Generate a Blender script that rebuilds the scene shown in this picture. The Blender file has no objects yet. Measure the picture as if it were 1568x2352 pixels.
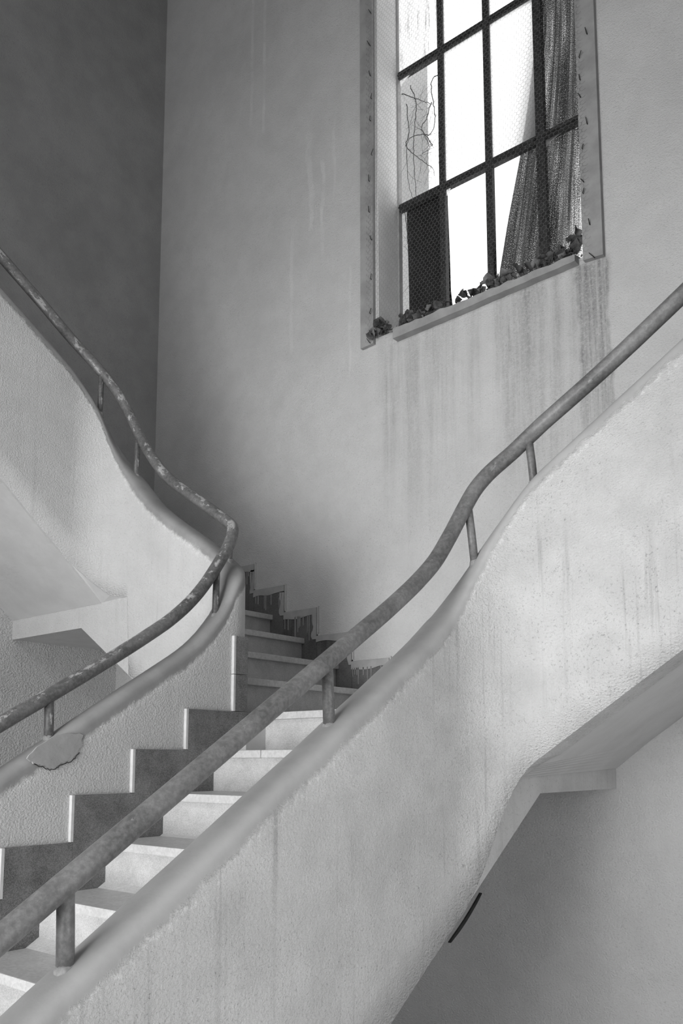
import bpy, bmesh, math, random
from mathutils import Vector, noise
random.seed(7)
S = bpy.context.scene
COL = S.collection
# ------------------------------------------------------------------ camera
CAMP = (2.7736, -3.495, -0.2143)
cam_d = bpy.data.cameras.new('camera')
cam = bpy.data.objects.new('camera', cam_d)
COL.objects.link(cam)
cam.location = CAMP
cam.rotation_euler = (math.pi / 2 + 0.1220, 0, 0.69266)
cam_d.sensor_fit = 'VERTICAL'
cam_d.sensor_height = 36.0
cam_d.lens = 1971.1 / 2352 * 36
cam_d.shift_y = (1506.33 - 1176) / 2352
cam_d.clip_start = 0.02
S.camera = cam
# ------------------------------------------------------------------ sky, lights, exposure
world = bpy.data.worlds.new('sky')
S.world = world
world.use_nodes = True
wn = world.node_tree.nodes
wn['Background'].inputs[0].default_value = (0.95, 0.95, 0.95, 1)
wn['Background'].inputs[1].default_value = 1.9

def area(name, loc, direction, sx, sy, power):
    d = bpy.data.lights.new(name, 'AREA')
    d.shape = 'RECTANGLE'
    d.size, d.size_y = sx, sy
    d.energy = power
    o = bpy.data.objects.new(name, d)
    COL.objects.link(o)
    o.location = loc
    o.rotation_euler = Vector(direction).to_track_quat('-Z', 'Y').to_euler()
    return o

area('entrance_daylight', (1.25, -8.2, -0.75), (-0.03, 1, 0.10), 3.4, 3.0, 390)
area('upper_fill', (0.9, -2.8, 6.1), (0, 0, -1), 3.4, 3.0, 8)  # added overhead fill under the closed ceiling, no skylight there
area('gallery_fill', (0.9, -4.95, 3.05), (0, 1, -1.3), 2.2, 1.5, 42)  # added fill lamp to brighten treads and rail tops
area('side_fill', (3.66, -2.3, -0.45), (-1, 0.10, -0.02), 2.0, 2.6, 11.5)  # added fill lamp to brighten faces turned to the right
S.view_settings.view_transform = 'Standard'
S.view_settings.look = 'None'
S.view_settings.exposure = 0.0
S.view_settings.gamma = 1.0
S.view_settings.use_curve_mapping = False
S.cycles.use_denoising = True
S.cycles.max_bounces = 8
S.cycles.diffuse_bounces = 5
S.cycles.transparent_max_bounces = 16

# ------------------------------------------------------------------ dimensions (metres)
R, T = 0.17, 0.2644
W = 0.2645            # face of the wall with the window
YG = W + 0.22         # plane of the glazing
FL = -2.21            # floor
CE = 6.3              # ceiling
XL, XR = -2.104, 3.30
YF = -4.75
Y0 = -0.74            # riser under the landing
X1 = -0.114           # first riser of the left flight
X2 = 1.244            # first riser of the right flight

# ------------------------------------------------------------------ materials
def newmat(name):
    m = bpy.data.materials.new(name)
    m.use_nodes = True
    nt = m.node_tree
    b = nt.nodes['Principled BSDF']
    return m, nt, b

class NB:
    """tiny node builder"""
    def __init__(s, nt): s.nt = nt
    def n(s, typ, **kw):
        x = s.nt.nodes.new(typ)
        for k, v in kw.items(): setattr(x, k, v)
        return x
    def l(s, a, b): s.nt.links.new(a, b)
    def coord(s, scale=(1, 1, 1), kind='Object'):
        tc = s.n('ShaderNodeTexCoord'); mp = s.n('ShaderNodeMapping')
        mp.inputs['Scale'].default_value = scale
        s.l(tc.outputs[kind], mp.inputs['Vector'])
        return mp.outputs[0]
    def noise(s, vec, scale, detail=4, rough=.55):
        x = s.n('ShaderNodeTexNoise'); x.inputs['Scale'].default_value = scale
        x.inputs['Detail'].default_value = detail; x.inputs['Roughness'].default_value = rough
        s.l(vec, x.inputs['Vector']); return x.outputs['Fac']
    def ramp(s, fac, a, b, va=0., vb=1.):
        x = s.n('ShaderNodeMapRange'); x.clamp = True
        x.interpolation_type = 'SMOOTHSTEP'
        for i, v in ((1, a), (2, b), (3, va), (4, vb)): x.inputs[i].default_value = v
        s.l(fac, x.inputs[0]); return x.outputs[0]
    def math(s, op, a, b=None, c=None):
        x = s.n('ShaderNodeMath', operation=op)
        for i, v in enumerate((a, b, c)):
            if v is None: continue
            if isinstance(v, (int, float)): x.inputs[i].default_value = v
            else: s.l(v, x.inputs[i])
        return x.outputs[0]
    def mix(s, fac, a, b):
        x = s.n('ShaderNodeMix'); x.data_type = 'FLOAT'
        for i, v in ((0, fac), (2, a), (3, b)):
            if isinstance(v, (int, float)): x.inputs[i].default_value = v
            else: s.l(v, x.inputs[i])
        return x.outputs[0]
    def grey(s, v):
        x = s.n('ShaderNodeCombineColor')
        for i in range(3):
            if isinstance(v, (int, float)): x.inputs[i].default_value = v
            else: s.l(v, x.inputs[i])
        return x.outputs[0]
    def bump(s, h, strength, dist):
        x = s.n('ShaderNodeBump'); x.inputs['Strength'].default_value = strength
        x.inputs['Distance'].default_value = dist; s.l(h, x.inputs['Height']); return x.outputs[0]
    def sep(s, vec):
        x = s.n('ShaderNodeSeparateXYZ'); s.l(vec, x.inputs[0]); return x.outputs

def stucco(name, base, grain=55, depth=.006, blotch=.06, speck=.12, streak=0., band=None, stains=False, dash=False):
    m, nt, b = newmat(name); q = NB(nt)
    v = q.coord()
    big = q.noise(v, 1.6, 3)
    mid = q.noise(v, 7, 5, .6)
    col = q.math('ADD', q.ramp(big, .3, .7, base - blotch / 2, base + blotch / 2), q.ramp(mid, .3, .7, -blotch * .4, blotch * .4))
    # fine dark pinholes and grime in the grain
    fine = q.noise(v, 120, 3, .7)
    dirt = q.math('MULTIPLY', q.ramp(fine, .56, .72), q.ramp(q.noise(v, 3.2, 4), .36, .60, .15, 1))
    col = q.math('SUBTRACT', col, q.math('MULTIPLY', dirt, speck))
    if streak:
        vs = q.coord((32, 32, 1.1))
        st = q.math('MULTIPLY', q.ramp(q.noise(vs, 1, 4, .65), .52, .72), q.ramp(q.noise(v, 1.3, 3), .4, .65))
        col = q.math('SUBTRACT', col, q.math('MULTIPLY', st, streak))
    gn = q.noise(q.coord((1, 1, 1.25)), grain, 3, .55)
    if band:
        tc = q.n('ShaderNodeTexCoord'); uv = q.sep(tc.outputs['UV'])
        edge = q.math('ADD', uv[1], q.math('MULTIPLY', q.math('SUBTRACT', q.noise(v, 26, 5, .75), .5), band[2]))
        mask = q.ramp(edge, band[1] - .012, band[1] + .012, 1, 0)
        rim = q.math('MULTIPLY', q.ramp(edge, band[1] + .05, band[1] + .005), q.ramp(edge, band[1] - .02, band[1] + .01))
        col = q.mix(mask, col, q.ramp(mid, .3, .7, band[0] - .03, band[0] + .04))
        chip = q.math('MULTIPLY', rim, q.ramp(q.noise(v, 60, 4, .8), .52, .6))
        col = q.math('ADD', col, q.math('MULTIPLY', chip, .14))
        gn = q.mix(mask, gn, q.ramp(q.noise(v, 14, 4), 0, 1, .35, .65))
    if stains:
        tc = q.n('ShaderNodeTexCoord'); o = q.sep(tc.outputs['Object'])
        xx, zz = o[0], o[2]
        def stain(xa, xb, soft, ztop, zlen, amt, fx, thr):
            nonlocal col
            vs = q.coord((fx, 1, .55)); nn = q.noise(vs, 1, 5, .7)
            wob = q.math('ADD', xx, q.math('MULTIPLY', q.math('SUBTRACT', q.noise(v, 5, 3), .5), .10))
            mx = q.math('MULTIPLY', q.ramp(wob, xa, xa + soft), q.ramp(wob, xb - soft, xb, 1, 0))
            mz = q.math('MULTIPLY', q.ramp(zz, ztop - zlen, ztop - zlen * .15), q.ramp(zz, ztop, ztop + .03, 1, 0))
            k = q.math('MULTIPLY', q.math('MULTIPLY', mx, mz), q.ramp(nn, thr - .08, thr + .30))
            grit = q.ramp(q.noise(v, 85, 3, .7), .3, .6, .45, 1.0)
            col = q.math('SUBTRACT', col, q.math('MULTIPLY', q.math('MULTIPLY', k, grit), amt))
        stain(-.10, 1.16, .05, 2.21, 1.5, .20, 12, .46)
        stain(-.10, .20, .05, 2.21, 1.3, .10, 16, .42)
        stain(.72, 1.10, .08, 2.21, 1.4, .22, 13, .40)
        stain(1.13, 1.325, .03, 2.17, 1.5, .38, 18, .34)
        # old damp patch outlines, a filled pipe chase high on the wall and white dribbles
        def line(xa, w, za, zb, amt, ns):
            nonlocal col
            wx = q.math('ADD', xx, q.math('MULTIPLY', q.math('SUBTRACT', q.noise(v, 4, 3), .5), ns))
            d = q.math('ABSOLUTE', q.math('SUBTRACT', wx, xa))
            k = q.math('MULTIPLY', q.ramp(d, w * .4, w, 1, 0), q.math('MULTIPLY', q.ramp(zz, za - .08, za), q.ramp(zz, zb, zb + .08, 1, 0)))
            col = q.math('ADD', col, q.math('MULTIPLY', k, q.math('MULTIPLY', q.ramp(q.noise(q.coord((3, 1, 3)), 2.4, 3), .35, .6, .3, 1), amt)))
        line(-1.15, .018, 4.15, 5.6, .085, .03)
        line(-1.03, .018, 4.05, 5.6, .085, .03)
        line(-.60, .03, 3.15, 3.75, .07, .12)
        line(-.50, .02, 2.95, 3.5, .08, .10)
        line(-.40, .015, 3.3, 3.8, .06, .10)
        line(-.76, .02, 2.4, 3.2, .05, .05)
        line(-.28, .012, 2.1, 2.7, .05, .05)
    q.l(q.grey(col), b.inputs['Base Color'])
    b.inputs['Roughness'].default_value = .92
    b.inputs['Specular IOR Level'].default_value = .15
    h = q.math('ADD', gn, q.math('ADD', q.math('MULTIPLY', mid, .5), q.math('MULTIPLY', q.noise(v, grain * .45, 4, .7), .38)))
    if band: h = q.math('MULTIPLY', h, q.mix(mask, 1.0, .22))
    q.l(q.bump(h, 1.0, depth), b.inputs['Normal'])
    return m

M = {}
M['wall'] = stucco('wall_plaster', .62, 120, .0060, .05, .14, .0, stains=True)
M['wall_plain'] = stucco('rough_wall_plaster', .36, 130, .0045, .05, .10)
M['under'] = stucco('lower_wall_plaster', .60, 85, .013, .05, .14)
M['soffit'] = stucco('trowelled_soffit_plaster', .60, 30, .0018, .06, .03)
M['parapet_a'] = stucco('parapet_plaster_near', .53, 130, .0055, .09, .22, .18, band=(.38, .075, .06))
M['parapet_b'] = stucco('parapet_plaster_far', .60, 120, .0055, .05, .12, .06, band=(.29, .075, .05))  # top band: smooth trowelled strip, its tone darkened further as painted shade
M['face'] = stucco('stair_face_plaster', .60, 120, .0055, .05, .12, .06)
M['slab'] = stucco('stair_slab_plaster', .54, 50, .0045, .08, .18, .1)
M['band'] = stucco('smooth_plaster_patch', .40, 20, .003, .05, .05)

def stone(name, base, sc=60, amt=.16, rough=.6, drip=False):
    m, nt, b = newmat(name); q = NB(nt); v = q.coord()
    vo = q.n('ShaderNodeTexVoronoi'); vo.inputs['Scale'].default_value = sc * 5.5; q.l(v, vo.inputs['Vector'])
    chips = q.sep(vo.outputs['Color'])[0]
    oi = q.n('ShaderNodeObjectInfo')
    col = q.math('ADD', q.ramp(chips, 0, 1, base - amt / 2, base + amt / 2), q.ramp(q.noise(v, 9, 5, .65), .3, .7, -amt * .5, amt * .4))
    col = q.math('ADD', col, q.math('MULTIPLY', q.math('SUBTRACT', oi.outputs['Random'], .5), amt * .35))
    col = q.math('SUBTRACT', col, q.math('MULTIPLY', q.ramp(q.noise(v, 34, 4, .7), .66, .74), .22 * min(1, base * 1.4)))
    if drip:
        col = q.math('SUBTRACT', col, q.math('MULTIPLY', q.ramp(q.noise(q.coord((22, 22, 1.5)), 1, 4), .5, .7), base * .35))
    q.l(q.grey(col), b.inputs['Base Color'])
    b.inputs['Roughness'].default_value = rough
    b.inputs['Specular IOR Level'].default_value = .3
    q.l(q.bump(chips, .3, .0008), b.inputs['Normal'])
    return m
M['riser'] = stone('terrazzo_riser', .48, 70, .12)
M['tread'] = stone('stone_tread', .54, 20, .08, .5)
M['tile'] = stone('dark_skirting_stone', .19, 60, .09, .55)
M['tile_back'] = stone('dark_wall_skirting_stone', .15, 60, .05, .55, True)
M['floor'] = stone('floor_terrazzo', .38, 40, .1)

def simple(name, v, rough=.7, var=.05, sc=20, bump=.0, spec=.3):
    m, nt, b = newmat(name); q = NB(nt); c = q.coord()
    n = q.noise(c, sc, 5, .6)
    q.l(q.grey(q.ramp(n, .3, .7, v - var / 2, v + var / 2)), b.inputs['Base Color'])
    b.inputs['Roughness'].default_value = rough
    b.inputs['Specular IOR Level'].default_value = spec
    if bump: q.l(q.bump(n, .8, bump), b.inputs['Normal'])
    return m
M['edge'] = simple('pale_lit_edge', .62, .9, .08, 40)  # pale tone stands in for light on the tile ends
M['drip'] = simple('slopped_wall_paint', .42, .8, .08, 12)
M['bar'] = simple('dark_window_steel', .035, .7, .03, 40)
M['trim'] = simple('weathered_painted_wood', .34, .8, .10, 9, .001)
M['reveal'] = simple('window_reveal_plaster', .75, .9, .08, 10, .002)
M['nail'] = simple('rusty_nail', .03, .6, .02, 60)
M['wire'] = simple('galvanised_wire', .26, .6, .08, 30)
M['collar'] = simple('rough_cement_collar', .30, .9, .12, 60, .001)
M['board'] = simple('dark_board', .018, .9, .01, 10)
M['leaf'] = simple('dry_leaf', .085, .9, .10, 25, .001)
M['twig'] = simple('bare_vine_stem', .10, .9, .05, 40)
M['outer'] = simple('pale_outside_render', .95, .95, .04, 3)
M['strap'] = simple('blackened_metal', .012, .6, .01, 60)
M['ground'] = simple('outside_paving', .4, .9, .1, 3)

def pipe_mat(name, base, chipamt, chipthr):
    m, nt, b = newmat(name); q = NB(nt); c = q.coord()
    n = q.noise(c, 5, 5, .6); f = q.noise(c, 70, 4, .7)
    col = q.math('ADD', q.ramp(n, .3, .7, base - .04, base + .04), q.ramp(f, .35, .7, -.03, .04))
    tc = q.n('ShaderNodeTexCoord'); uv = q.sep(tc.outputs['UV'])
    mp = q.n('ShaderNodeMapping'); mp.inputs['Scale'].default_value = (7, 2.2, 1); q.l(tc.outputs['UV'], mp.inputs['Vector'])
    chip = q.math('MULTIPLY', q.ramp(q.noise(mp.outputs[0], 1.5, 6, .75), chipthr, chipthr + .04),
                  q.ramp(q.math('ABSOLUTE', q.math('SUBTRACT', uv[1], .30)), .08, .16, 1, 0))
    col = q.mix(chip, col, base + chipamt)
    q.l(q.grey(col), b.inputs['Base Color'])
    b.inputs['Roughness'].default_value = .45
    q.l(q.bump(q.math('ADD', f, n), .5, .001), b.inputs['Normal'])
    return m
M['pipe'] = pipe_mat('grey_rail_paint', .155, .07, .60)
M['pipe_worn'] = pipe_mat('worn_grey_rail_paint', .13, .26, .53)

def glass_mat(name, trans, dirt, streak=False):
    m = bpy.data.materials.new(name); m.use_nodes = True; nt = m.node_tree; q = NB(nt)
    nt.nodes.remove(nt.nodes['Principled BSDF'])
    out = nt.nodes['Material Output']
    tl = q.n('ShaderNodeBsdfTranslucent'); tl.inputs[0].default_value = (.95, .95, .95, 1)
    tr = q.n('ShaderNodeBsdfTransparent')
    df = q.n('ShaderNodeBsdfDiffuse'); df.inputs[0].default_value = (.25, .25, .25, 1)
    m1 = q.n('ShaderNodeMixShader'); m1.inputs[0].default_value = trans
    q.l(tl.outputs[0], m1.inputs[1]); q.l(tr.outputs[0], m1.inputs[2])
    m2 = q.n('ShaderNodeMixShader')
    if streak:
        f = q.math('MULTIPLY', q.ramp(q.noise(q.coord((60, 1, 2.5)), 1, 5, .75), .5, .75), dirt)
    else:
        f = q.math('MULTIPLY', q.ramp(q.noise(q.coord(), 6, 4, .7), .62, .8), dirt)
    q.l(f, m2.inputs[0]); q.l(m1.outputs[0], m2.inputs[1]); q.l(df.outputs[0], m2.inputs[2])
    q.l(m2.outputs[0], out.inputs['Surface'])
    return m
M['frosted'] = glass_mat('frosted_pane', .45, .10)
M['dirty'] = glass_mat('dirty_streaked_pane', .40, .75, True)

def curtain_mat():
    m = bpy.data.materials.new('loose_woven_curtain'); m.use_nodes = True; nt = m.node_tree; q = NB(nt)
    nt.nodes.remove(nt.nodes['Principled BSDF'])
    out = nt.nodes['Material Output']
    tc = q.n('ShaderNodeTexCoord')
    mp = q.n('ShaderNodeMapping'); mp.inputs['Scale'].default_value = (300, 190, 1); q.l(tc.outputs['UV'], mp.inputs['Vector'])
    cell = q.noise(mp.outputs[0], 1, 2, .6)
    mp2 = q.n('ShaderNodeMapping'); mp2.inputs['Scale'].default_value = (120, 3.0, 1); q.l(tc.outputs['UV'], mp2.inputs['Vector'])
    fold = q.noise(mp2.outputs[0], 1, 3, .6)
    mp3 = q.n('ShaderNodeMapping'); mp3.inputs['Scale'].default_value = (9, 1.1, 1); q.l(tc.outputs['UV'], mp3.inputs['Vector'])
    wide = q.noise(mp3.outputs[0], 1, 2, .5)
    uv = q.sep(tc.outputs['UV'])
    thin = q.ramp(q.math('SUBTRACT', uv[0], q.math('MULTIPLY', uv[1], .22)), .50, .74, 0, .22)
    thr = q.math('ADD', q.math('ADD', cell, q.math('MULTIPLY', q.math('SUBTRACT', fold, .5), .35)),
                 q.math('ADD', thin, q.math('MULTIPLY', q.math('SUBTRACT', wide, .5), .35)))
    hole = q.ramp(thr, .46, .74, .03, .75)
    df = q.n('ShaderNodeBsdfDiffuse'); df.inputs[0].default_value = (.10, .10, .10, 1)
    tl = q.n('ShaderNodeBsdfTranslucent'); tl.inputs[0].default_value = (.13, .13, .13, 1)
    tr = q.n('ShaderNodeBsdfTransparent')
    a = q.n('ShaderNodeMixShader'); a.inputs[0].default_value = .5
    q.l(df.outputs[0], a.inputs[1]); q.l(tl.outputs[0], a.inputs[2])
    m2 = q.n('ShaderNodeMixShader'); q.l(hole, m2.inputs[0]); q.l(a.outputs[0], m2.inputs[1]); q.l(tr.outputs[0], m2.inputs[2])
    q.l(m2.outputs[0], out.inputs['Surface'])
    return m
M['curtain'] = curtain_mat()

# ------------------------------------------------------------------ mesh helpers
def link(name, me, mat, parent=None):
    o = bpy.data.objects.new(name, me)
    COL.objects.link(o)
    if mat and not me.materials: me.materials.append(mat)
    if parent: o.parent = parent
    return o

def from_bm(name, bm, mat, parent=None, smooth=False):
    bmesh.ops.recalc_face_normals(bm, faces=bm.faces)
    me = bpy.data.meshes.new(name)
    if smooth:
        for f in bm.faces: f.smooth = True
    bm.to_mesh(me); bm.free()
    return link(name, me, mat, parent)

def bx(bm, a, b, bevel=0.):
    r = bmesh.ops.create_cube(bm, size=1)
    for v in r['verts']:
        v.co = Vector([(a[i] + b[i]) / 2 + v.co[i] * (b[i] - a[i]) for i in range(3)])
    if bevel:
        es = set(e for v in r['verts'] for e in v.link_edges)
        bmesh.ops.bevel(bm, geom=list(es), offset=bevel, segments=2, affect='EDGES', profile=.6)

def box(name, a, b, mat, parent=None, bevel=0.):
    bm = bmesh.new(); bx(bm, a, b, bevel)
    return from_bm(name, bm, mat, parent)

def prism(name, pts, axis, a, b, mat, parent=None):
    """closed polygon pts (2-D) extruded along axis from a to b"""
    bm = bmesh.new()
    def P(p, t):
        if axis == 0: return (t, p[0], p[1])
        if axis == 1: return (p[0], t, p[1])
        return (p[0], p[1], t)
    A = [bm.verts.new(P(p, a)) for p in pts]; B = [bm.verts.new(P(p, b)) for p in pts]
    n = len(pts)
    bm.faces.new(A); bm.faces.new(B[::-1])
    for i in range(n): bm.faces.new((A[i], B[i], B[(i + 1) % n], A[(i + 1) % n]))
    return from_bm(name, bm, mat, parent)

def tube_bm(pts, rad, seg=16, bm=None, cap=True, rads=None):
    bm = bm or bmesh.new()
    uvl = bm.loops.layers.uv.verify()
    pts = [Vector(p) for p in pts]
    n = len(pts); rings = []
    t0 = (pts[1] - pts[0]).normalized()
    up = Vector((0, 0, 1)) if abs(t0.z) < .9 else Vector((1, 0, 0))
    nrm = (up - t0 * up.dot(t0)).normalized(); s = 0; ss = []
    for i, p in enumerate(pts):
        t = (pts[min(i + 1, n - 1)] - pts[max(i - 1, 0)]).normalized()
        nrm = (nrm - t * nrm.dot(t)).normalized(); bn = t.cross(nrm)
        rr = rads[i] if rads else rad
        rings.append([bm.verts.new(p + nrm * rr * math.cos(a) + bn * rr * math.sin(a)) for a in [2 * math.pi * k / seg for k in range(seg)]])
        if i: s += (p - pts[i - 1]).length
        ss.append(s)
    for i in range(n - 1):
        for k in range(seg):
            f = bm.faces.new((rings[i][k], rings[i][(k + 1) % seg], rings[i + 1][(k + 1) % seg], rings[i + 1][k]))
            for lp, (si, kk) in zip(f.loops, ((ss[i], k), (ss[i], k + 1), (ss[i + 1], k + 1), (ss[i + 1], k))):
                lp[uvl].uv = (si, ((kk / seg) + .25) % 1.0001)
            f.smooth = True
    if cap:
        bm.faces.new(rings[0][::-1]); bm.faces.new(rings[-1])
    return bm

def tube(name, pts, rad, mat, parent=None, seg=16, rads=None):
    bm = tube_bm(pts, rad, seg, None, True, rads)
    me = bpy.data.meshes.new(name); bmesh.ops.recalc_face_normals(bm, faces=bm.faces); bm.to_mesh(me); bm.free()
    return link(name, me, mat, parent)

def tag(o, label=None, cat=None, group=None, kind=None):
    if label: o['label'] = label
    if cat: o['category'] = cat
    if group: o['group'] = group
    if kind: o['kind'] = kind
    return o

def empty(name, loc=(0, 0, 0)):
    o = bpy.data.objects.new(name, None); COL.objects.link(o); o.location = loc
    o.empty_display_size = .1
    return o

def smooth_line(pts, step=.03):
    """Catmull-Rom through 3-D points, resampled"""
    P = [Vector(p) for p in pts]; P = [2 * P[0] - P[1]] + P + [2 * P[-1] - P[-2]]
    out = []
    for i in range(1, len(P) - 2):
        d = (P[i + 1] - P[i]).length; n = max(1, int(math.ceil(d / step)))
        for k in range(n):
            t = k / n; a, b, c, e = P[i - 1], P[i], P[i + 1], P[i + 2]
            out.append(.5 * ((2 * b) + (c - a) * t + (2 * a - 5 * b + 4 * c - e) * t * t + (3 * b - a - 3 * c + e) * t ** 3))
    out.append(P[-2])
    return out

def interp(tab, x):
    if x <= tab[0][0]: return tab[0][1]
    for (a, va), (b, vb) in zip(tab, tab[1:]):
        if x <= b: return va + (vb - va) * (x - a) / (b - a)
    return tab[-1][1]

# ------------------------------------------------------------------ structure: room
def struct(o): return tag(o, kind='structure')
HX0, HX1, HZ0, HZ1 = -.075, 1.215, 2.22, 4.98
# the window wall is one mesh: four blocks round the opening
bm = bmesh.new()
for a, b in (((XL - .3, W, FL), (XR + .3, W + .24, HZ0)), ((XL - .3, W, HZ1), (XR + .3, W + .24, CE)),
             ((XL - .3, W, HZ0), (HX0, W + .24, HZ1)), ((HX1, W, HZ0), (XR + .3, W + .24, HZ1))):
    bx(bm, a, b)
bmesh.ops.remove_doubles(bm, verts=bm.verts, dist=1e-5)
struct(from_bm('wall_back', bm, M['wall']))
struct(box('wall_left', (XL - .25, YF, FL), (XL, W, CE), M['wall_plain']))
bm = bmesh.new()
SY0, SY1, SZ0, SZ1 = -3.3, -1.3, -1.8, .85  # opening added to let the side fill lamp in
for a, b in (((XR, YF, FL), (XR + .25, SY0, CE)), ((XR, SY1, FL), (XR + .25, W, CE)), ((XR, SY0, FL), (XR + .25, SY1, SZ0)), ((XR, SY0, SZ1), (XR + .25, SY1, CE))):
    bx(bm, a, b)
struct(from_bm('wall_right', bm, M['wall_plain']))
bm = bmesh.new()
DX0, DX1, DZ = -.35, 2.15, 1.15
for a, b in (((XL - .25, YF - .25, FL), (DX0, YF, CE)), ((DX1, YF - .25, FL), (XR + .25, YF, CE)), ((DX0, YF - .25, DZ), (DX1, YF, 2.3)), ((DX0, YF - .25, 3.8), (DX1, YF, CE))):  # upper gap above the doorway added for the gallery fill lamp
    bx(bm, a, b)
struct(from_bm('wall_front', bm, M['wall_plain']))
struct(box('floor', (XL - .25, YF - .25, FL - .2), (XR + .25, W + .3, FL), M['floor']))
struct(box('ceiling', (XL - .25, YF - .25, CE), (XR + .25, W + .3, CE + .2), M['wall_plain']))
box_g = struct(box('ground', (-8, -14, FL - .35), (9, YF - .25, FL - .15), M['ground']))
# thickened lower walls, below the corner landing and the left flight
prof = [(YF, FL), (-.13, FL), (-.13, .52), (-.86, .52), (-.87, .64), (-.95, .71), (-1.09, .83), (-1.25, .96), (-1.45, 1.13), (YF, 3.25)]
struct(prism('wall_left', prof, 0, XL - .01, -1.94, M['under']))
struct(prism('wall_back', [(-1.94, FL), (-1.0, FL), (-1.0, .36), (-1.22, .505), (-1.94, .505)], 1, -.13, W + .01, M['under']))

# ------------------------------------------------------------------ staircase
ST = empty('staircase', (.565, -2.0, FL))
tag(ST, 'pale plastered staircase dividing at its landing, with curved solid parapets and stone steps', 'staircase')
_off = Vector(ST.location)
def stp(o):
    o.parent = ST; o.matrix_parent_inverse.identity(); o.location = Vector(o.location) - _off
    return o

# --- structural slabs
zl = lambda y: -.336 + .643 * (y + .47)
low = [(-.47, -.336), (W, -.336), (W, -.032), (Y0, -.032), (Y0 - .02, -R - .03)]
for k in range(1, 13): low.append((Y0 - k * T, -(k + 1) * R - .03))
low = [(-.47, -.336), (Y0 + .0, -.336 + .643 * (Y0 + .47)), (-.47 - (-.336 - FL) / .643, FL), (-3.95, FL), (Y0 - 12 * T + .03, -12 * R - .04), (Y0 + .02, -R * 1 + .0 - .0), (Y0 + .02, -.035), (W - .001, -.035), (W - .001, -.336)]
stp(prism('stair_slab', low, 0, -.125, 1.246, M['slab']))
sl = [(-2.1, .50), (-1.23, .50), (.045, -.336), (.045, -.05), (X1 + .0, -.035), (X1 - 4 * T - .0, 4 * R - .035), (X1 - 4 * T - .03, .815), (-2.1, .815)]
stp(prism('stair_slab', sl, 1, -.860, W - .001, M['soffit']))
stp(prism('stair_face', [(-2.1, .498), (-1.23, .498), (-.70, .150), (-.70, .86), (-2.1, .86)], 1, -.8685, -.80, M['face']))
# left upper flight: soffit profile follows the measured curve
zb = [(-1.45, 1.12), (-1.35, 1.03), (-1.25, .94), (-1.15, .855), (-1.09, .805), (-.95, .68), (-.87, .613)]
up = [(YF + .01, 1.12 + .643 * (-1.45 - YF))] + zb + [(-.87, .80), (-.76, .815), (YF + .01, .80 + .643 * (-.76 - YF))]
stp(prism('stair_slab', up, 0, -2.1, -1.052, M['soffit']))
bm = bmesh.new()
lab = [.617, .619, .624, .63, .637, .655, .678, .70, .723, .748, .77, .79, .809]
fa = [(-1.054, -.866, .613)] + [(-.83 + .225 * math.cos(math.radians(90 + 7.5 * i)), -1.09 + .225 * math.sin(math.radians(90 + 7.5 * i)), lab[i]) for i in range(13)]
lo = [bm.verts.new(p) for p in fa]; hi = [bm.verts.new((p[0], p[1], .86)) for p in fa]
for i in range(1, 13): bm.faces.new((lo[0], lo[i], lo[i + 1])); bm.faces.new((hi[0], hi[i + 1], hi[i]))
for i in range(14): bm.faces.new((lo[i], hi[i], hi[(i + 1) % 14], lo[(i + 1) % 14]))
stp(from_bm('stair_slab', bm, M['soffit']))
# right flight: slightly twisted soffit between the parapet edge and the wall
bm = bmesh.new()
fr = [(1.25, -.285), (1.40, -.235), (1.93, .119), (2.33, .386), (2.45, .50), (3.28, .50)]
bk = [(1.25, -.247), (1.40, -.131), (1.93, .24), (2.25, .45), (2.40, .50), (3.28, .50)]
tp = [(1.25, -.035), (1.40, .06), (1.93, .40), (2.30, .645), (2.36, .815), (3.28, .815)]
def dens(t):
    out = []
    for p, r in zip(t, t[1:]):
        for k in range(6): out.append((p[0] + (r[0] - p[0]) * k / 6, p[1] + (r[1] - p[1]) * k / 6))
    return out + [t[-1]]
fr, bk, tp = dens(fr), dens(bk), dens(tp)
rows = []
for (a, b, t) in zip(fr, bk, tp):
    rows.append([bm.verts.new((a[0], -.862, a[1])), bm.verts.new((b[0], W - .001, b[1])), bm.verts.new((t[0], W - .001, t[1])), bm.verts.new((t[0], -.862, t[1]))])
for r0, r1 in zip(rows, rows[1:]):
    for k in range(4): bm.faces.new((r0[k], r0[(k + 1) % 4], r1[(k + 1) % 4], r1[k]))
bm.faces.new(rows[0][::-1]); bm.faces.new(rows[-1])
stp(from_bm('stair_slab', bm, M['soffit']))

# --- treads and risers
def slab_piece(name, a, b, mat, bev=.004): return stp(box(name, a, b, mat, None, bev))
NO = .022
# landing edge in two lengths and landing slabs
slab_piece('tread', (-.092, Y0 - NO, -.032), (.452, Y0 + .30, 0), M['tread'])
slab_piece('tread', (.455, Y0 - NO, -.032), (1.13, Y0 + .30, 0), M['tread'])
slab_piece('landing_slab', (-.10, Y0 + .303, -.032), (1.235, W - .002, 0), M['tread'])
for k in range(13):
    y = Y0 - k * T
    if k:
        if k == 1:
            slab_piece('tread', (0, y - NO, -k * R - .032), (.30, y + T - .001, -k * R), M['tread'])
            slab_piece('tread', (.303, y - NO, -k * R - .032), (1.13, y + T - .001, -k * R), M['tread'])
        else:
            slab_piece('tread', (0, y - NO, -k * R - .032), (1.13, y + T - .001, -k * R), M['tread'])
    slab_piece('riser', (0 if k else -.09, y, -(k + 1) * R), (1.13, y + .02, -k * R - .032), M['riser'], 0)
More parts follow.
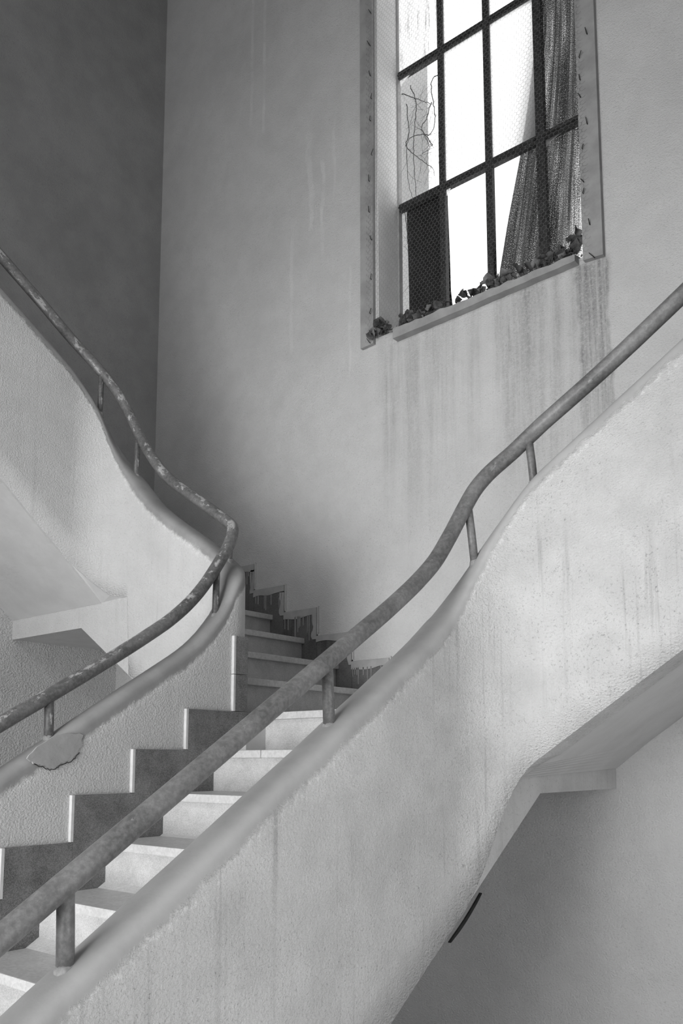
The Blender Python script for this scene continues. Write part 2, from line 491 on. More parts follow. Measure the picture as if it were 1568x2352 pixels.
# left flight (up towards -X), then corner landing, then up towards the camera
for j in range(1, 6):
    x = X1 - (j - 1) * T
    x_end = x - T if j < 5 else XL + .002
    slab_piece('tread', (x_end, -.752, j * R - .032), (x + NO, W - .002, j * R), M['tread'])
    slab_piece('riser', (x - .02, -.752, (j - 1) * R), (x, W - .002, j * R - .032), M['riser'], 0)
for i in range(1, 13):
    y = -.76 - (i - 1) * T; z = .85 + i * R
    slab_piece('tread', (XL + .002, y - T, z - .032), (-1.17, y + NO, z), M['tread'])
    slab_piece('riser', (XL + .002, y - .02, z - R), (-1.17, y, z - .032), M['riser'], 0)
# right flight
for j in range(1, 6):
    x = X2 + (j - 1) * T
    x_end = x + T if j < 5 else XR - .002
    slab_piece('tread', (x - NO, -.752, j * R - .032), (x_end, W - .002, j * R), M['tread'])
    slab_piece('riser', (x, -.752, (j - 1) * R), (x + .02, W - .002, j * R - .032), M['riser'], 0)

# --- stepped skirting on the left parapet (stone, its lit front edge painted pale)
def tile(a, b, mat, edge=None):
    t = stp(box('skirting_tile', a, b, mat, None, .0015))
    if edge:
        e = box('lit_tile_edge', edge[0], edge[1], M['edge'], None, .0008)
        e.parent = t
    return t
E0 = -.885
# newel tiles (two, one above the other) then one tile per step
for (y0, y1, z0, z1) in ((E0, -.812, .004, .166), (E0, -.812, .169, .339)):
    tile((-.016, y0, z0), (0, y1, z1), M['tile'], ((-.0165, y0 - .012, z0), (.0005, y0, z1)))
for k in range(0, 12):
    y1 = E0 - k * .2635 if k else -.80
    y0 = E0 - (k + 1) * .2635 + .0
    if k == 0: y1 = -.812
    y0 = E0 - k * .2635 - .2635
    tile((-.016, y0, -(k + 2) * R - .005), (0, (E0 - k * .2635) if k else -.812, .002 - k * R), M['tile'],
         ((-.0165, y0 - .012, -(k + 1) * R + .004), (.0005, y0, .002 - k * R)))
    # matching tiles on the right parapet, facing the steps
    tile((1.13, y0, -(k + 2) * R - .005), (1.146, (E0 - k * .2635) if k else -.812, .002 - k * R), M['tile'],
         ((1.1295, y0 - .012, -(k + 1) * R + .004), (1.1465, y0, .002 - k * R)))

# --- stepped skirting along the window wall, partly overpainted with runs of wall paint
def drips(xa, xb, zt, side, dens):
    bm = bmesh.new(); yf = W - .020
    def strip(pts_top, pts_bot):
        f = [bm.verts.new((x, yf, z)) for x, z in pts_top]; g = [bm.verts.new((x, yf, z)) for x, z in pts_bot]
        f2 = [bm.verts.new((x, yf + .006, z)) for x, z in pts_top]; g2 = [bm.verts.new((x, yf + .006, z)) for x, z in pts_bot]
        n = len(f)
        for i in range(n - 1):
            bm.faces.new((f[i], f[i + 1], g[i + 1], g[i])); bm.faces.new((g[i], g[i + 1], g2[i + 1], g2[i]))
            bm.faces.new((f2[i], f2[i + 1], f[i + 1], f[i]))
        bm.faces.new((f[0], g[0], g2[0], f2[0])); bm.faces.new((f[-1], f2[-1], g2[-1], g[-1]))
    n = 14
    xs = [xa + (xb - xa) * i / n for i in range(n + 1)]
    strip([(x, zt - .002) for x in xs], [(x, zt - .045 - .022 * noise.noise((x * 9, zt, 0))) for x in xs])
    if side:
        zs = [zt - .04 - (R - .02) * i / 8 for i in range(9)]
        w = [.030 + .02 * noise.noise((zt * 3, z * 22, 1)) for z in zs]
        strip([(xb, z) for z in zs], [(xb - ww, z) for z, ww in zip(zs, w)])
    x = xa + .01
    while x < xb - .01:
        if random.random() < dens:
            L = random.uniform(.03, .15) * (1.1 if random.random() < .3 else .8); w = random.uniform(.0010, .0020)
            strip([(x - w * 1.5, zt - .04), (x + w * 1.5, zt - .04)], [(x - w * .8, zt - .05 - L), (x + w * .8, zt - .05 - L)])
        x += random.uniform(.008, .024)
    o = from_bm('paint_runs', bm, M['drip']); o['kind'] = 'stuff'
    return o
XS, ZS = .0047, .346
for m in range(0, 9):
    xa, xb, zt = XS - (m + 1) * T, XS - m * T, ZS + m * R
    xa = max(xa, XL + .01)
    if xb <= XL + .02: break
    zbm = max(0, m - 1) * R if m < 5 else .85
    if m >= 5: zt = min(zt, 1.03)
    t = stp(box('skirting_tile', (xa + .001, W - .014, zbm), (xb - .001, W - .0005, zt), M['tile_back'], None, .0015))
    if m < 5:
        d = drips(xa, xb, zt, True, .55 if m != 1 else .25); d.parent = t; d['kind'] = 'stuff'
        # raised plaster lip round the step
        l = box('plaster_lip', (xa - .004, W - .012, zt), (xb + .008, W, zt + .008), M['wall']); l.parent = t
        l = box('plaster_lip', (xb, W - .012, zt - R), (xb + .008, W, zt), M['wall']); l.parent = t
for m in range(0, 5):
    xb = 1.125 + m * T; zt = ZS + m * R
    stp(box('skirting_tile', (xb + .001, W - .014, max(0, m - 1) * R), (xb + T - .001, W - .0005, zt), M['tile_back'], None, .0015))
stp(box('skirting_tile', (XS + .001, W - .014, 0), (1.124, W - .0005, .176), M['tile_back'], None, .0015))

# --- parapets: rounded-top walls swept along their plan lines
def arc(cx, cy, r, a0, a1, n):
    return [(cx + r * math.cos(math.radians(a0 + (a1 - a0) * i / n)), cy + r * math.sin(math.radians(a0 + (a1 - a0) * i / n))) for i in range(n + 1)]

def parapet(name, secs, mat, h=.06, capz=.045):
    """secs: list of (x, y, nx, ny, ztop, zbot); n = unit normal pointing to the walking side"""
    bm = bmesh.new(); uvl = bm.loops.layers.uv.verify(); rings = []; K = 12
    lenp = 0; prev = None
    for (x, y, nx, ny, zt, zb_) in secs:
        if prev: lenp += math.hypot(x - prev[0], y - prev[1])
        prev = (x, y)
        row = []
        zs = zt - capz
        nz = 6
        prof = []
        wav = lambda o, z: .0022 * noise.noise((x * 4 + o, y * 4, z * 4))
        for i in range(nz): 
            z = zb_ + (zs - zb_) * i / nz; prof.append((h, z))
        for i in range(K + 1):
            a = math.pi * i / K
            ca, sa = math.cos(a), math.sin(a)
            prof.append((h * (abs(ca) ** .8) * (1 if ca >= 0 else -1), zs + capz * (sa ** .8 if sa > 0 else 0)))
        for i in range(nz):
            z = zs + (zb_ - zs) * (i + 1) / nz; prof.append((-h, z))
        for (o, z) in prof:
            oo = o + wav(o * 10, z) * (1 if abs(o) > h * .9 and z < zs - .01 else .6)
            if abs(o) < h * .9999 or z > zs - .001: z2 = z + .0035 * noise.noise((x * 7, y * 7, 3))
            else: z2 = z
            # distance below the top along the section, stored as v
            dist = abs(o) if z > zs else h + (zs - z)
            row.append((bm.verts.new((x + nx * oo, y + ny * oo, z2)), lenp, (h + (zt - z) * .8 if abs(o) > h * .5 else h * .6 + (zt - z)) * .62 if z > zs else (zt - z)))
        rings.append(row)
    n = len(rings[0])
    for r0, r1 in zip(rings, rings[1:]):
        for k in range(n):
            q = (r0[k], r0[(k + 1) % n], r1[(k + 1) % n], r1[k])
            f = bm.faces.new([a[0] for a in q]); f.smooth = k != n - 1
            for lp, a in zip(f.loops, q): lp[uvl].uv = (a[1], a[2])
    bm.faces.new([a[0] for a in rings[0]][::-1]); bm.faces.new([a[0] for a in rings[-1]])
    me = bpy.data.meshes.new(name); bmesh.ops.recalc_face_normals(bm, faces=bm.faces); bm.to_mesh(me); bm.free()
    return stp(link(name, me, mat))

def fr_range(a, b, step):
    n = max(1, int(abs(b - a) / step)); return [a + (b - a) * i / n for i in range(n + 1)]

# right parapet: tops measured along the plan line
rt = [(-3.98, -1.60), (-2.597, -.712), (-2.295, -.522), (-1.994, -.333), (-1.693, -.140), (-1.391, .055), (-1.19, .187), (-1.09, .262)]
rarc = [.262, .292, .333, .381, .433, .490, .549, .603, .650, .693, .731, .763, .788]
rx = [(1.47, .788), (1.572, .853), (1.674, .920), (1.776, .985), (1.878, 1.050), (2.30, 1.32), (2.45, 1.40), (3.28, 1.42)]
secs = []
for y in fr_range(-3.98, -1.13, .06): secs.append((1.19, y, -1, 0, interp(rt, y), max(FL, zl(y))))
arcb = [-.735, -.715, -.69, -.65, -.60, -.54, -.46, -.385, -.32, -.27, -.235, -.21, -.19]
for i in range(13):
    a = math.radians(180 - 90 * i / 12)
    x, y = 1.47 + .28 * math.cos(a), -1.09 + .28 * math.sin(a)
    secs.append((x, y, math.cos(a), math.sin(a), rarc[i], arcb[i]))
for x in fr_range(1.53, 3.28, .06):
    zbot = interp([(1.47, -.19), (1.93, .119), (2.33, .386), (2.45, .50), (3.28, .50)], x)
    secs.append((x, -.81, 0, 1, interp(rx, x), zbot))
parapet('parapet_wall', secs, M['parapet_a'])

# left parapet: lower run, rounded newel, along the landing flight, then back towards the viewer
lt = [(-3.98, -1.56), (-1.849, -.193), (-1.605, -.034), (-1.441, .071), (-1.278, .171), (-1.196, .221), (-1.115, .277), (-1.033, .346), (-.95, .440), (-.90, .52), (-.87, .585)]
secs = []
for y in fr_range(-3.98, -.90, .04): secs.append((-.075, y, 1, 0, interp(lt, y), max(FL, zl(y))))
for i in range(9):
    a = math.radians(90 * i / 8)
    secs.append((-.135 + .06 * math.cos(a), -.87 + .06 * math.sin(a), math.cos(a), math.sin(a), .585 + (.728 - .585) * (i / 8) ** .8, -.59 + .33 * i / 8))
lx = [(-.135, .728), (-.222, .800), (-.309, .857), (-.396, .912), (-.483, .967), (-.569, 1.024), (-.656, 1.088), (-.743, 1.170), (-.83, 1.262)]
for x in fr_range(-.17, -.80, .04): secs.append((x, -.81, 0, 1, interp(sorted(lx), x), .5 - .656 * (x + 1.23)))
larc = [1.262, 1.302, 1.343, 1.388, 1.442, 1.505, 1.58, 1.650, 1.703, 1.746, 1.784, 1.818, 1.848]
lab = [.617, .619, .624, .63, .637, .655, .678, .70, .723, .748, .77, .79, .809]
for i in range(13):
    a = math.radians(90 + 90 * i / 12)
    x, y = -.83 + .28 * math.cos(a), -1.09 + .28 * math.sin(a)
    secs.append((x, y, math.cos(a), math.sin(a), larc[i], lab[i]))
ly = [(-4.74, 4.18), (-1.422, 2.067), (-1.339, 2.013), (-1.173, 1.903), (-1.09, 1.848)]
for y in fr_range(-1.13, YF + .01, .06):
    zbot = interp([(-4.74, 1.12 + .643 * 3.29)] + zb, y) + .015
    secs.append((-1.11, y, -1, 0, interp(ly, y), zbot))
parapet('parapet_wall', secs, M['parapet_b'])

# --- filled plaster patches on the parapets
def patch(outline, origin, ux, uy, nrm, th, mat):
    bm = bmesh.new(); c = len(outline)
    O, U, V, N = Vector(origin), Vector(ux), Vector(uy), Vector(nrm)
    cx = sum(p[0] for p in outline) / c; cy = sum(p[1] for p in outline) / c
    rings = []
    for f, t in ((1.0, -.002), (.985, th * .8), (.75, th), (.4, th * 1.1)):
        rings.append([bm.verts.new(O + U * (cx + (p[0] - cx) * f) + V * (cy + (p[1] - cy) * f) + N * t) for p in outline])
    for a, b in zip(rings, rings[1:]):
        for i in range(c): bm.faces.new((a[i], a[(i + 1) % c], b[(i + 1) % c], b[i]))
    bm.faces.new(rings[-1])
    o = from_bm('plaster_patch', bm, mat); return stp(o)
def ragged(pts, amp, n=6):
    out = []
    for i in range(len(pts)):
        a, b = pts[i], pts[(i + 1) % len(pts)]
        for k in range(n):
            t = k / n
            out.append((a[0] + (b[0] - a[0]) * t + random.uniform(-amp, amp), a[1] + (b[1] - a[1]) * t + random.uniform(-amp, amp)))
    return out
patch(ragged([(-1.868, -.205), (-1.83, -.165), (-1.77, -.128), (-1.70, -.110), (-1.643, -.115), (-1.649, -.161), (-1.685, -.21), (-1.73, -.222), (-1.764, -.243), (-1.808, -.230), (-1.842, -.222)], .003, 4), (-.013, 0, 0), (0, 1, 0), (0, 0, 1), (1, 0, 0), .003, M['band'])
ck = [(-.0115, -1.84, -.224), (-.0112, -1.808, -.233), (-.0112, -1.764, -.246), (-.0112, -1.73, -.226), (-.0112, -1.69, -.215), (-.0115, -1.655, -.18)]
stp(tube('crack', [p + Vector((0, random.uniform(-.0035, .0035), random.uniform(-.0035, .0035))) for p in smooth_line(ck, .006)], .0016, M['nail'], None, 5, None))

# ------------------------------------------------------------------ handrails
def rail(name, pts, label, mat, posts):
    root = empty(name, (pts[0][0], pts[0][1], pts[0][2] - .2)); tag(root, label, 'handrail')
    off = Vector(root.location)
    o = tube('rail_pipe', pts, .0275, mat, None, 20); o.parent = root; o.location = -off
    for (b, t, r) in posts:
        p = tube('post', [Vector(b) - Vector((0, 0, .03)), (Vector(b) + Vector(t)) / 2, t], r, mat, None, 12); p.parent = root; p.location = -off
        # small plaster collar where the post enters the wall
        bm = bmesh.new()
        tube_bm([Vector(b) - Vector((0, 0, .02)), Vector(b) + Vector((0, 0, .003)), Vector(b) + Vector((0, 0, .009))], .03, 10, bm, True, [r + .007, r + .004, r + .0005])
        for v in bm.verts: v.co += Vector((random.uniform(-.003, .003), random.uniform(-.003, .003), random.uniform(-.002, .002)))
        c = from_bm('post_collar', bm, M['collar'], None, True); c.parent = p
    return root
rr = [(-3.95, -1.41), (-2.597, -.545), (-1.994, -.155), (-1.592, .106), (-1.391, .236), (-1.291, .304), (-1.19, .376), (-1.09, .462)]
pts = [(1.19, y, interp(rr, y)) for y in fr_range(-3.95, -1.5, .12)]
pts += [(1.19, -1.391, .236), (1.19, -1.291, .304), (1.19, -1.19, .377), (1.192, -1.09, .462), (1.2, -1.018, .552), (1.211, -.983, .610), (1.228, -.95, .676),
        (1.249, -.92, .738), (1.274, -.892, .786), (1.30, -.868, .822), (1.33, -.848, .853), (1.363, -.831, .884), (1.398, -.820, .915), (1.433, -.812, .943), (1.47, -.81, .968),
        (1.572, -.81, 1.026), (1.674, -.81, 1.085), (1.776, -.81, 1.147), (1.878, -.81, 1.212), (2.1, -.81, 1.355), (2.35, -.81, 1.51), (3.27, -.81, 1.58)]
pr = [((1.19, -3.30, -1.165), (1.19, -3.30, -.995), .018), ((1.19, -2.463, -.632), (1.19, -2.47, -.470), .0185), ((1.19, -1.640, -.115), (1.19, -1.652, .066), .0175),
      ((1.248, -.920, .48), (1.233, -.942, .700), .0145), ((1.430, -.813, .755), (1.413, -.817, .925), .0145), ((2.05, -.81, 1.145), (2.05, -.81, 1.32), .0145), ((2.80, -.81, 1.40), (2.80, -.81, 1.54), .0145)]
rail('handrail', smooth_line(pts, .02), 'near grey pipe handrail crossing in front of the steps and rising right', M['pipe'], pr)
ll = [(-3.95, -1.33), (-1.931, -.082), (-1.686, .064), (-1.441, .215), (-1.278, .321), (-1.196, .380)]
pts = [(-.075, y, interp(ll, y)) for y in fr_range(-3.95, -1.25, .12)]
pts += [(-.075, -1.196, .380), (-.075, -1.115, .448), (-.075, -1.033, .533), (-.075, -.952, .640), (-.075, -.885, .742), (-.078, -.858, .79), (-.086, -.838, .832), (-.100, -.824, .862), (-.122, -.814, .884), (-.15, -.81, .903),
        (-.222, -.81, .954), (-.309, -.81, 1.014), (-.396, -.81, 1.072), (-.483, -.81, 1.130), (-.569, -.81, 1.191), (-.656, -.81, 1.267), (-.743, -.81, 1.365), (-.83, -.81, 1.478),
        (-.902, -.82, 1.600), (-.97, -.848, 1.730), (-1.028, -.892, 1.832), (-1.072, -.95, 1.916), (-1.10, -1.018, 1.982), (-1.11, -1.09, 2.036), (-1.11, -1.256, 2.148), (-1.11, -1.422, 2.255), (-1.11, -2.2, 2.755), (-1.11, -3.2, 3.40), (-1.11, -4.6, 4.30)]
pl = [((-.075, -3.30, -1.125), (-.075, -3.30, -.94), .018), ((-.075, -2.60, -.68), (-.075, -2.60, -.51), .018), ((-.075, -1.745, -.13), (-.075, -1.75, .02), .0175), ((-.075, -.945, .43), (-.077, -.938, .655), .0155),
      ((-.13, -.812, .715), (-.112, -.818, .872), .012), ((-.862, -.812, 1.28), (-.857, -.812, 1.53), .0145), ((-1.05, -.92, 1.64), (-1.05, -.92, 1.875), .0145),
      ((-1.11, -1.75, 2.26), (-1.11, -1.75, 2.46), .0145), ((-1.11, -2.6, 2.80), (-1.11, -2.6, 3.01), .0145)]
rail('handrail', smooth_line(pts, .02), 'far grey pipe handrail with scraped paint, bending back at the newel and rising left', M['pipe_worn'], pl)

# ------------------------------------------------------------------ window
WIN = empty('window_1', (.57, YG, HZ0)); tag(WIN, kind='structure')
woff = Vector(WIN.location)
def wp(o): o.parent = WIN; o.location = Vector(o.location) - woff; return o
MX = [(-.078, .036), (.250, .038), (.560, .040), (.877, .050), (1.20, .036)]
ZR = [2.25, 3.13, 4.015, 4.90]
for i, (x, w) in enumerate(MX):
    wp(box('glazing_bar', (x - w / 2, YG - .018, HZ0), (x + w / 2, YG + .018, HZ1), M['bar'] if i else M['trim'], None, .003))
for z in ZR:
    for i in range(4):
        xa, xb = MX[i][0] + MX[i][1] / 2, MX[i + 1][0] - MX[i + 1][1] / 2
        wp(box('glazing_bar', (xa - .001, YG - .0165, z - .022), (xb + .001, YG + .0165, z + .022), M['bar'], None, .002))
        b = wp(box('glazing_lip', (xa, YG - .024, z - .006), (xb, YG - .016, z + .004), M['bar'], None, 0))
panes = {(0, 1): 'gap', (0, 0): 'gap', (1, 0): 'gap', (2, 0): 'gap', (3, 0): 'gap', (3, 1): 'gap', (3, 2): 'gap', (0, 2): 'dirty'}
for i in range(4):
    for r in range(3):
        kind = panes.get((i, r), 'frosted')
        if kind == 'gap': continue
        xa, xb = MX[i][0] + MX[i][1] / 2, MX[i + 1][0] - MX[i + 1][1] / 2
        wp(box('pane', (xa, YG - .002, ZR[r] + .022), (xb, YG + .002, ZR[r + 1] - .022), M[kind]))
# shards of broken pane left along the bars
for (a, b, c, d) in (((.27, 3.11), (.30, 3.11), (.29, 3.085), (.272, 3.07)), ((.90, 3.108), (.99, 3.108), (.93, 3.09), (.905, 3.07)), ((-.055, 3.99), (.02, 3.99), (-.01, 3.975), (-.05, 3.95))):
    wp(prism('pane_shard', (a, b, c, d), 1, YG - .002, YG + .002, M['dirty']))
# reveals, wall-face boards and sill
wp(box('reveal', (HX0 - .0, W + .004, HZ0), (HX0 + .006, YG - .018, HZ1), M['reveal']))
wp(box('reveal', (HX1 - .006, W + .004, HZ0), (HX1, YG - .018, HZ1), M['reveal']))
def board(name, pts, y0, y1, mat): return wp(prism(name, pts, 1, y0, y1, mat))
lbd = board('trim_board', [(-.182, 2.178), (-.088, 2.183), (-.086, CE - 1.2), (-.180, CE - 1.2)], W - .024, W + .001, M['trim'])
rbd = board('trim_board', [(1.192, 2.186), (1.292, 2.178), (1.296, CE - 1.2), (1.198, CE - 1.2)], W - .028, W + .001, M['trim'])
wp(box('trim_board', (-.18, W - .024, HZ1), (1.30, W + .001, HZ1 + .10), M['trim']))
sp = [(W - .050, 2.146), (W + .001, 2.146), (W + .21, 2.20), (W + .21, 2.250), (W - .02, 2.210), (W - .050, 2.203)]
bm = bmesh.new()
A = []
NX = 48
for i in range(NX + 1):
    x = .07 + (1.160 - .07) * i / NX
    A.append([bm.verts.new((x, p[0] + .004 * noise.noise((x * 14, p[1] * 20, 2)), p[1] + (.041 if p[1] < 2.15 else .018) * i / NX + (.010 if p[1] > 2.19 else .004) * noise.noise((x * 17, p[1] * 9, 0)))) for p in sp])
for r0, r1 in zip(A, A[1:]):
    for k in range(len(sp)): bm.faces.new((r0[k], r0[(k + 1) % len(sp)], r1[(k + 1) % len(sp)], r1[k]))
bm.faces.new(A[0][::-1]); bm.faces.new(A[-1])
wp(from_bm('sill', bm, M['trim']))
wp(box('sill_bed', (HX0, W + .02, HZ0 - .01), (HX1, YG + .02, HZ0 + .012), M['reveal']))
# nails bent over the wire netting
for k in range(22):
    left = k < 12
    x = random.uniform(-.11, -.085) if left else random.uniform(1.205, 1.265)
    z = 2.22 + (k if left else k - 12) * (.19 if left else .13) + random.uniform(-.05, .05)
    y = W - .030; a = random.uniform(-.9, .9) + (math.pi / 2)
    L = random.uniform(.02, .034)
    d = Vector((math.cos(a), -.3, math.sin(a))).normalized()
    p0 = Vector((x, y + .004, z)); p1 = p0 + Vector((0, -.010, 0)); p2 = p1 + d * L
    n = wp(tube('nail', [p0, p1, p2], .0022, M['nail'], None, 6, [.0022, .0024, .0020]))

# ------------------------------------------------------------------ hexagonal wire netting
def netting():
    bm = bmesh.new()
    cw, ch = .0265, .0250
    x0, x1, z0, z1 = -.128, 1.235, 2.19, 4.95
    def pos(x, z):
        n1 = noise.noise((x * 3, z * 3, 5)); n2 = noise.noise((x * 3, z * 3, 9)); n3 = noise.noise((x * 40, z * 40, 2)); n4 = noise.noise((x * 40, z * 40, 7))
        return Vector((x + .012 * n1 + .0025 * n3, W - .034 + .010 * noise.noise((x * 2, z * 2, 0)) + .004 * n4, z + .012 * n2 + .0025 * n4))
    def wire(a, b, r):
        d = (b - a).normalized(); u = d.cross(Vector((0, 1, 0))).normalized(); v = d.cross(u)
        ra = [bm.verts.new(a + u * r * math.cos(t) + v * r * math.sin(t)) for t in (0, 2.094, 4.189)]
        rb = [bm.verts.new(b + u * r * math.cos(t) + v * r * math.sin(t)) for t in (0, 2.094, 4.189)]
        for k in range(3): bm.faces.new((ra[k], ra[(k + 1) % 3], rb[(k + 1) % 3], rb[k]))
    rows = int((z1 - z0) / (ch * .75)); cols = int((x1 - x0) / cw)
    h4 = ch / 4
    for j in range(rows):
        zz = z0 + j * ch * .75
        off = cw / 2 if j % 2 else 0
        for i in range(cols):
            x = x0 + i * cw + off
            # the netting is torn along the lower right
            if x > .62 and zz < 2.36 and random.random() < .3: continue
            a = pos(x, zz + h4); b = pos(x + cw / 2, zz); c = pos(x + cw, zz + h4); d = pos(x, zz + h4 * 3)
            wire(a, b, .0004); wire(b, c, .0004); wire(a, d, .0006)
    return from_bm('wire_netting', bm, M['wire'])
tag(netting(), 'fine hexagonal chicken wire nailed across the tall window', 'wire netting')

# ------------------------------------------------------------------ curtain, board, leaves
bm = bmesh.new(); uvl = bm.loops.layers.uv.verify()
NU, NV = 60, 60; g = []
edge = [(2.28, .520), (2.468, .561), (2.80, .630), (3.153, .711), (3.45, .765), (3.79, .818), (5.0, .90)]
for j in range(NV + 1):
    z = 2.28 + (4.97 - 2.28) * j / NV; xl = interp(edge, z); xr = 1.20
    row = []
    for i in range(NU + 1):
        u = i / NU; x = xl + (xr - xl) * u
        y = YG + .075 + .022 * math.sin(u * 26 + .8 * math.sin(z * 2)) + .012 * math.sin(u * 57 + z)
        row.append((bm.verts.new((x, y, z)), u, (z - 2.28)))
    g.append(row)
for j in range(NV):
    for i in range(NU):
        q4 = (g[j][i], g[j][i + 1], g[j + 1][i + 1], g[j + 1][i])
        f = bm.faces.new([a[0] for a in q4]); f.smooth = True
        for lp, a in zip(f.loops, q4): lp[uvl].uv = (a[1], a[2])
cur = from_bm('curtain', bm, M['curtain'])
sm = cur.modifiers.new('thickness', 'SOLIDIFY'); sm.thickness = .001
tag(cur, 'dark loosely woven curtain hanging askew behind the right side of the window', 'curtain')
bm = bmesh.new()
g = []
for j in range(9):
    z = 2.30 + (3.135 - 2.30) * j / 8
    xr = .262 + (.02 if j < 2 else 0) * (2 - j) / 2
    g.append([bm.verts.new((-.030 - .012 * j / 8 + (xr + .03) * i / 6, YG + .045 + .006 * math.sin(i * 1.1 + j * .4), z)) for i in range(7)])
for j in range(8):
    for i in range(6): bm.faces.new((g[j][i], g[j][i + 1], g[j + 1][i + 1], g[j + 1][i]))
bd = from_bm('dark_panel', bm, M['board'], None, True)
sm = bd.modifiers.new('thickness', 'SOLIDIFY'); sm.thickness = .006
tag(bd, 'near-black sheet standing behind the bottom left opening of the window', 'panel')

def leaf_mesh(seed):
    rnd = random.Random(seed); bm = bmesh.new(); n = 12
    L = rnd.uniform(.020, .032); curl = rnd.uniform(.5, 1.3)
    c = bm.verts.new((0, 0, 0)); R1 = []; R2 = []
    for k in range(n):
        a = 2 * math.pi * k / n
        rr_ = L * (1 + .25 * math.cos(a)) * (1 + rnd.uniform(-.22, .22))
        for f, lst in ((.5, R1), (1, R2)):
            x, y = rr_ * f * math.cos(a), rr_ * f * math.sin(a) * .8
            z = curl * (y * y) * 28 + rnd.uniform(-.004, .004) * f + .25 * x * math.sin(curl * 3)
            lst.append(bm.verts.new((x, y, z)))
    for k in range(n):
        bm.faces.new((c, R1[k], R1[(k + 1) % n])); bm.faces.new((R1[k], R2[k], R2[(k + 1) % n], R1[(k + 1) % n]))
    me = bpy.data.meshes.new('dry_leaf')
    for f in bm.faces: f.smooth = True
    bm.to_mesh(me); bm.free(); me.materials.append(M['leaf']); return me
LM = [leaf_mesh(s) for s in range(8)]
M['leaf2'] = simple('paler_dry_leaf', .20, .9, .12, 25, .001)
for k in (2, 5):
    LM[k].materials.clear(); LM[k].materials.append(M['leaf2'])
def sill_z(x): return 2.222 + .018 * (x - .07)
spots = []
for k in range(26): spots.append((random.uniform(-.085, .17), random.uniform(W - .045, W + .07), random.uniform(0, .045)))
for k in range(16): spots.append((random.uniform(.17, .50), random.uniform(W - .05, W + .0), random.uniform(-.008, .006)))
for k in range(44): spots.append((random.uniform(.50, 1.16), random.uniform(W - .055, W + .01), random.uniform(-.008, .016)))
for k in range(26): spots.append((random.gauss(1.115, .035), random.uniform(W - .035, W + .06), random.uniform(0.01, .11)))
for k in range(8): spots.append((random.gauss(-.075, .02), random.uniform(W - .055, W - .02), random.uniform(-.03, .05)))
for k, (x, y, h) in enumerate(spots):
    o = bpy.data.objects.new('dry_leaf', LM[k % 8]); COL.objects.link(o)
    o.location = (min(max(x, -.11), 1.185), y, sill_z(x) + .016 + h)
    o.rotation_euler = (random.uniform(-1.2, 1.2), random.uniform(-1.2, 1.2), random.uniform(0, 6.28))
    s = random.uniform(.7, 1.25); o.scale = (s, s, s)
    if x > 1.03: lab = 'crumpled dry leaf in the clump at the right end of the window sill'; grp = 'dry leaves heaped at the right end of the sill'
    elif x < .2: lab = 'crumpled dry leaf in the litter at the left end of the window sill'; grp = 'dry leaves at the left end of the sill'
    else: lab = 'crumpled dry leaf lying along the middle of the window sill'; grp = 'dry leaves along the middle of the sill'
    tag(o, lab, 'leaf', grp)

bm = bmesh.new()
for k in range(420):
    x = random.uniform(-.08, 1.18) if k % 3 else random.gauss(1.10, .05)
    x = min(1.18, x)
    c = Vector((x, random.uniform(W - .048, W + .05), sill_z(x) + random.uniform(-.008, .006)))
    s = random.uniform(.0025, .008)
    vs = [bm.verts.new(c + Vector((random.uniform(-1, 1), random.uniform(-1, 1), random.uniform(-.5, 1))) * s) for _ in range(4)]
    for t in ((0, 1, 2), (0, 1, 3), (1, 2, 3), (0, 2, 3)): bm.faces.new([vs[i] for i in t])
tag(from_bm('sill_litter', bm, M['leaf']), 'crumbs of leaf and plaster scattered along the window sill', 'debris', kind='stuff')

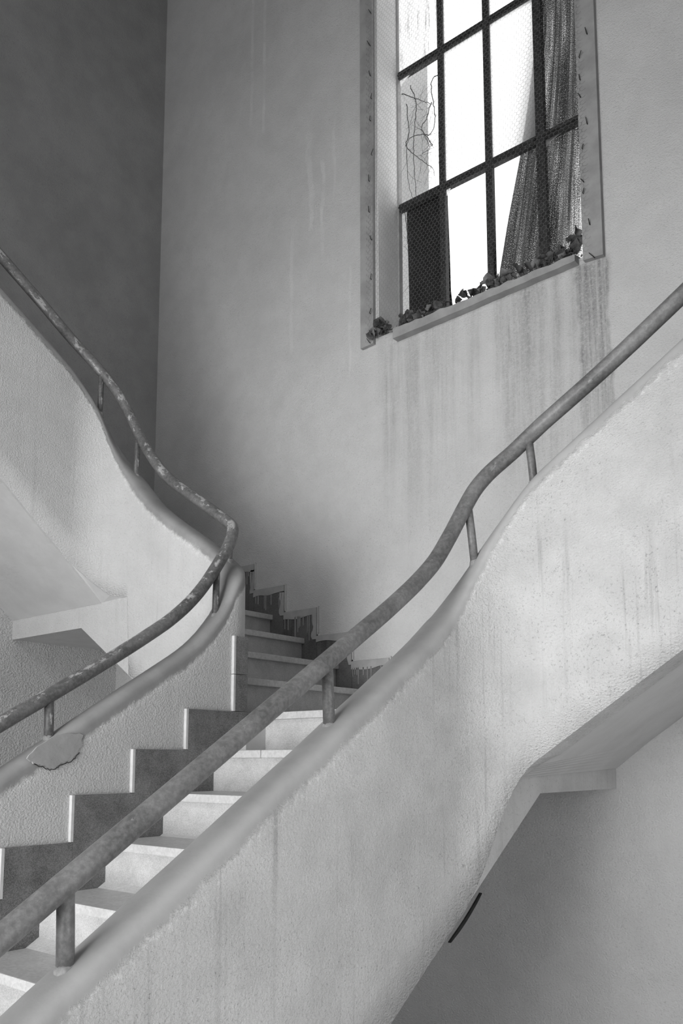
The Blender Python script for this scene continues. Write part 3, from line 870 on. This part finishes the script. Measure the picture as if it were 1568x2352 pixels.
# ------------------------------------------------------------------ outside the window
ow = box('outer_wall', (-2.4, 1.08, -2.2), (-.245, 1.12, 6.2), M['outer'])
tag(ow, 'pale rendered wall outside, seen through the left column of the window', 'wall')
VS = [[[-.098, 4.43], [-.165, 4.386], [-.162, 4.141], [-.199, 4.031], [-.263, 4.064], [-.372, 4.054], [-.39, 3.801], [-.341, 3.617]],
      [[-.349, 4.47], [-.314, 4.319], [-.325, 3.997], [-.304, 3.633], [-.31, 3.3]], [[-.413, 4.438], [-.332, 4.378], [-.161, 4.221]],
      [[-.387, 4.358], [-.372, 4.119], [-.387, 4.028], [-.265, 3.871], [-.178, 3.765], [-.161, 3.71]],
      [[-.167, 4.241], [-.208, 4.133], [-.245, 4.087], [-.2, 3.936], [-.247, 3.894]], [[-.418, 3.623], [-.392, 3.288], [-.363, 3.0]], [[-.176, 3.923], [-.193, 3.964], [-.262, 4.096]]]
vroot = empty('bare_vine', (-.35, 1.04, 2.6)); tag(vroot, 'leafless climbing vine branching over the pale wall outside the left window column', 'vine')
for s_ in VS:
    P = smooth_line([(x, 1.02 + random.uniform(-.02, .03), z) for x, z in s_], .02)
    P = [p + Vector((random.uniform(-.004, .004), 0, random.uniform(-.004, .004))) for p in P]
    n = len(P); t = tube('stem', P, .004, M['twig'], None, 6, [.0036 - .002 * i / n for i in range(n)]); t.parent = vroot; t.location = -Vector(vroot.location)
    for k in range(11):
        p = random.choice(P); d = Vector((random.uniform(-.12, .12), random.uniform(-.02, .02), random.uniform(-.18, .12)))
        q_ = [p, p + d * .5 + Vector((random.uniform(-.02, .02), 0, 0)), p + d]
        t = tube('twig', smooth_line(q_, .02), .0009, M['twig'], None, 5); t.parent = vroot; t.location = -Vector(vroot.location)

# ------------------------------------------------------------------ dark bent strip at the lower edge of the near flight
sp_ = [(1.250, -1.125, -.782), (1.253, -1.08, -.754), (1.254, -1.03, -.722), (1.254, -.975, -.683), (1.253, -.935, -.652)]
P = smooth_line(sp_, .01); n = len(P)
bm = bmesh.new(); rows = []
for i, p in enumerate(P):
    w = .0065 * (1 - abs(2 * i / (n - 1) - 1) ** 3) + .0015
    rows.append([bm.verts.new(p + Vector((dx, 0, dz))) for dx, dz in ((.002, -w), (.006, -w * .2), (.002, w * .8), (-.006, w * .5), (-.006, -w))])
for a, b in zip(rows, rows[1:]):
    for k in range(5): bm.faces.new((a[k], a[(k + 1) % 5], b[(k + 1) % 5], b[k]))
bm.faces.new(rows[0][::-1]); bm.faces.new(rows[-1])
tag(from_bm('metal_strip', bm, M['strap']), 'short black bent strip sticking out along the lower edge of the near stair slab', 'metal strip')
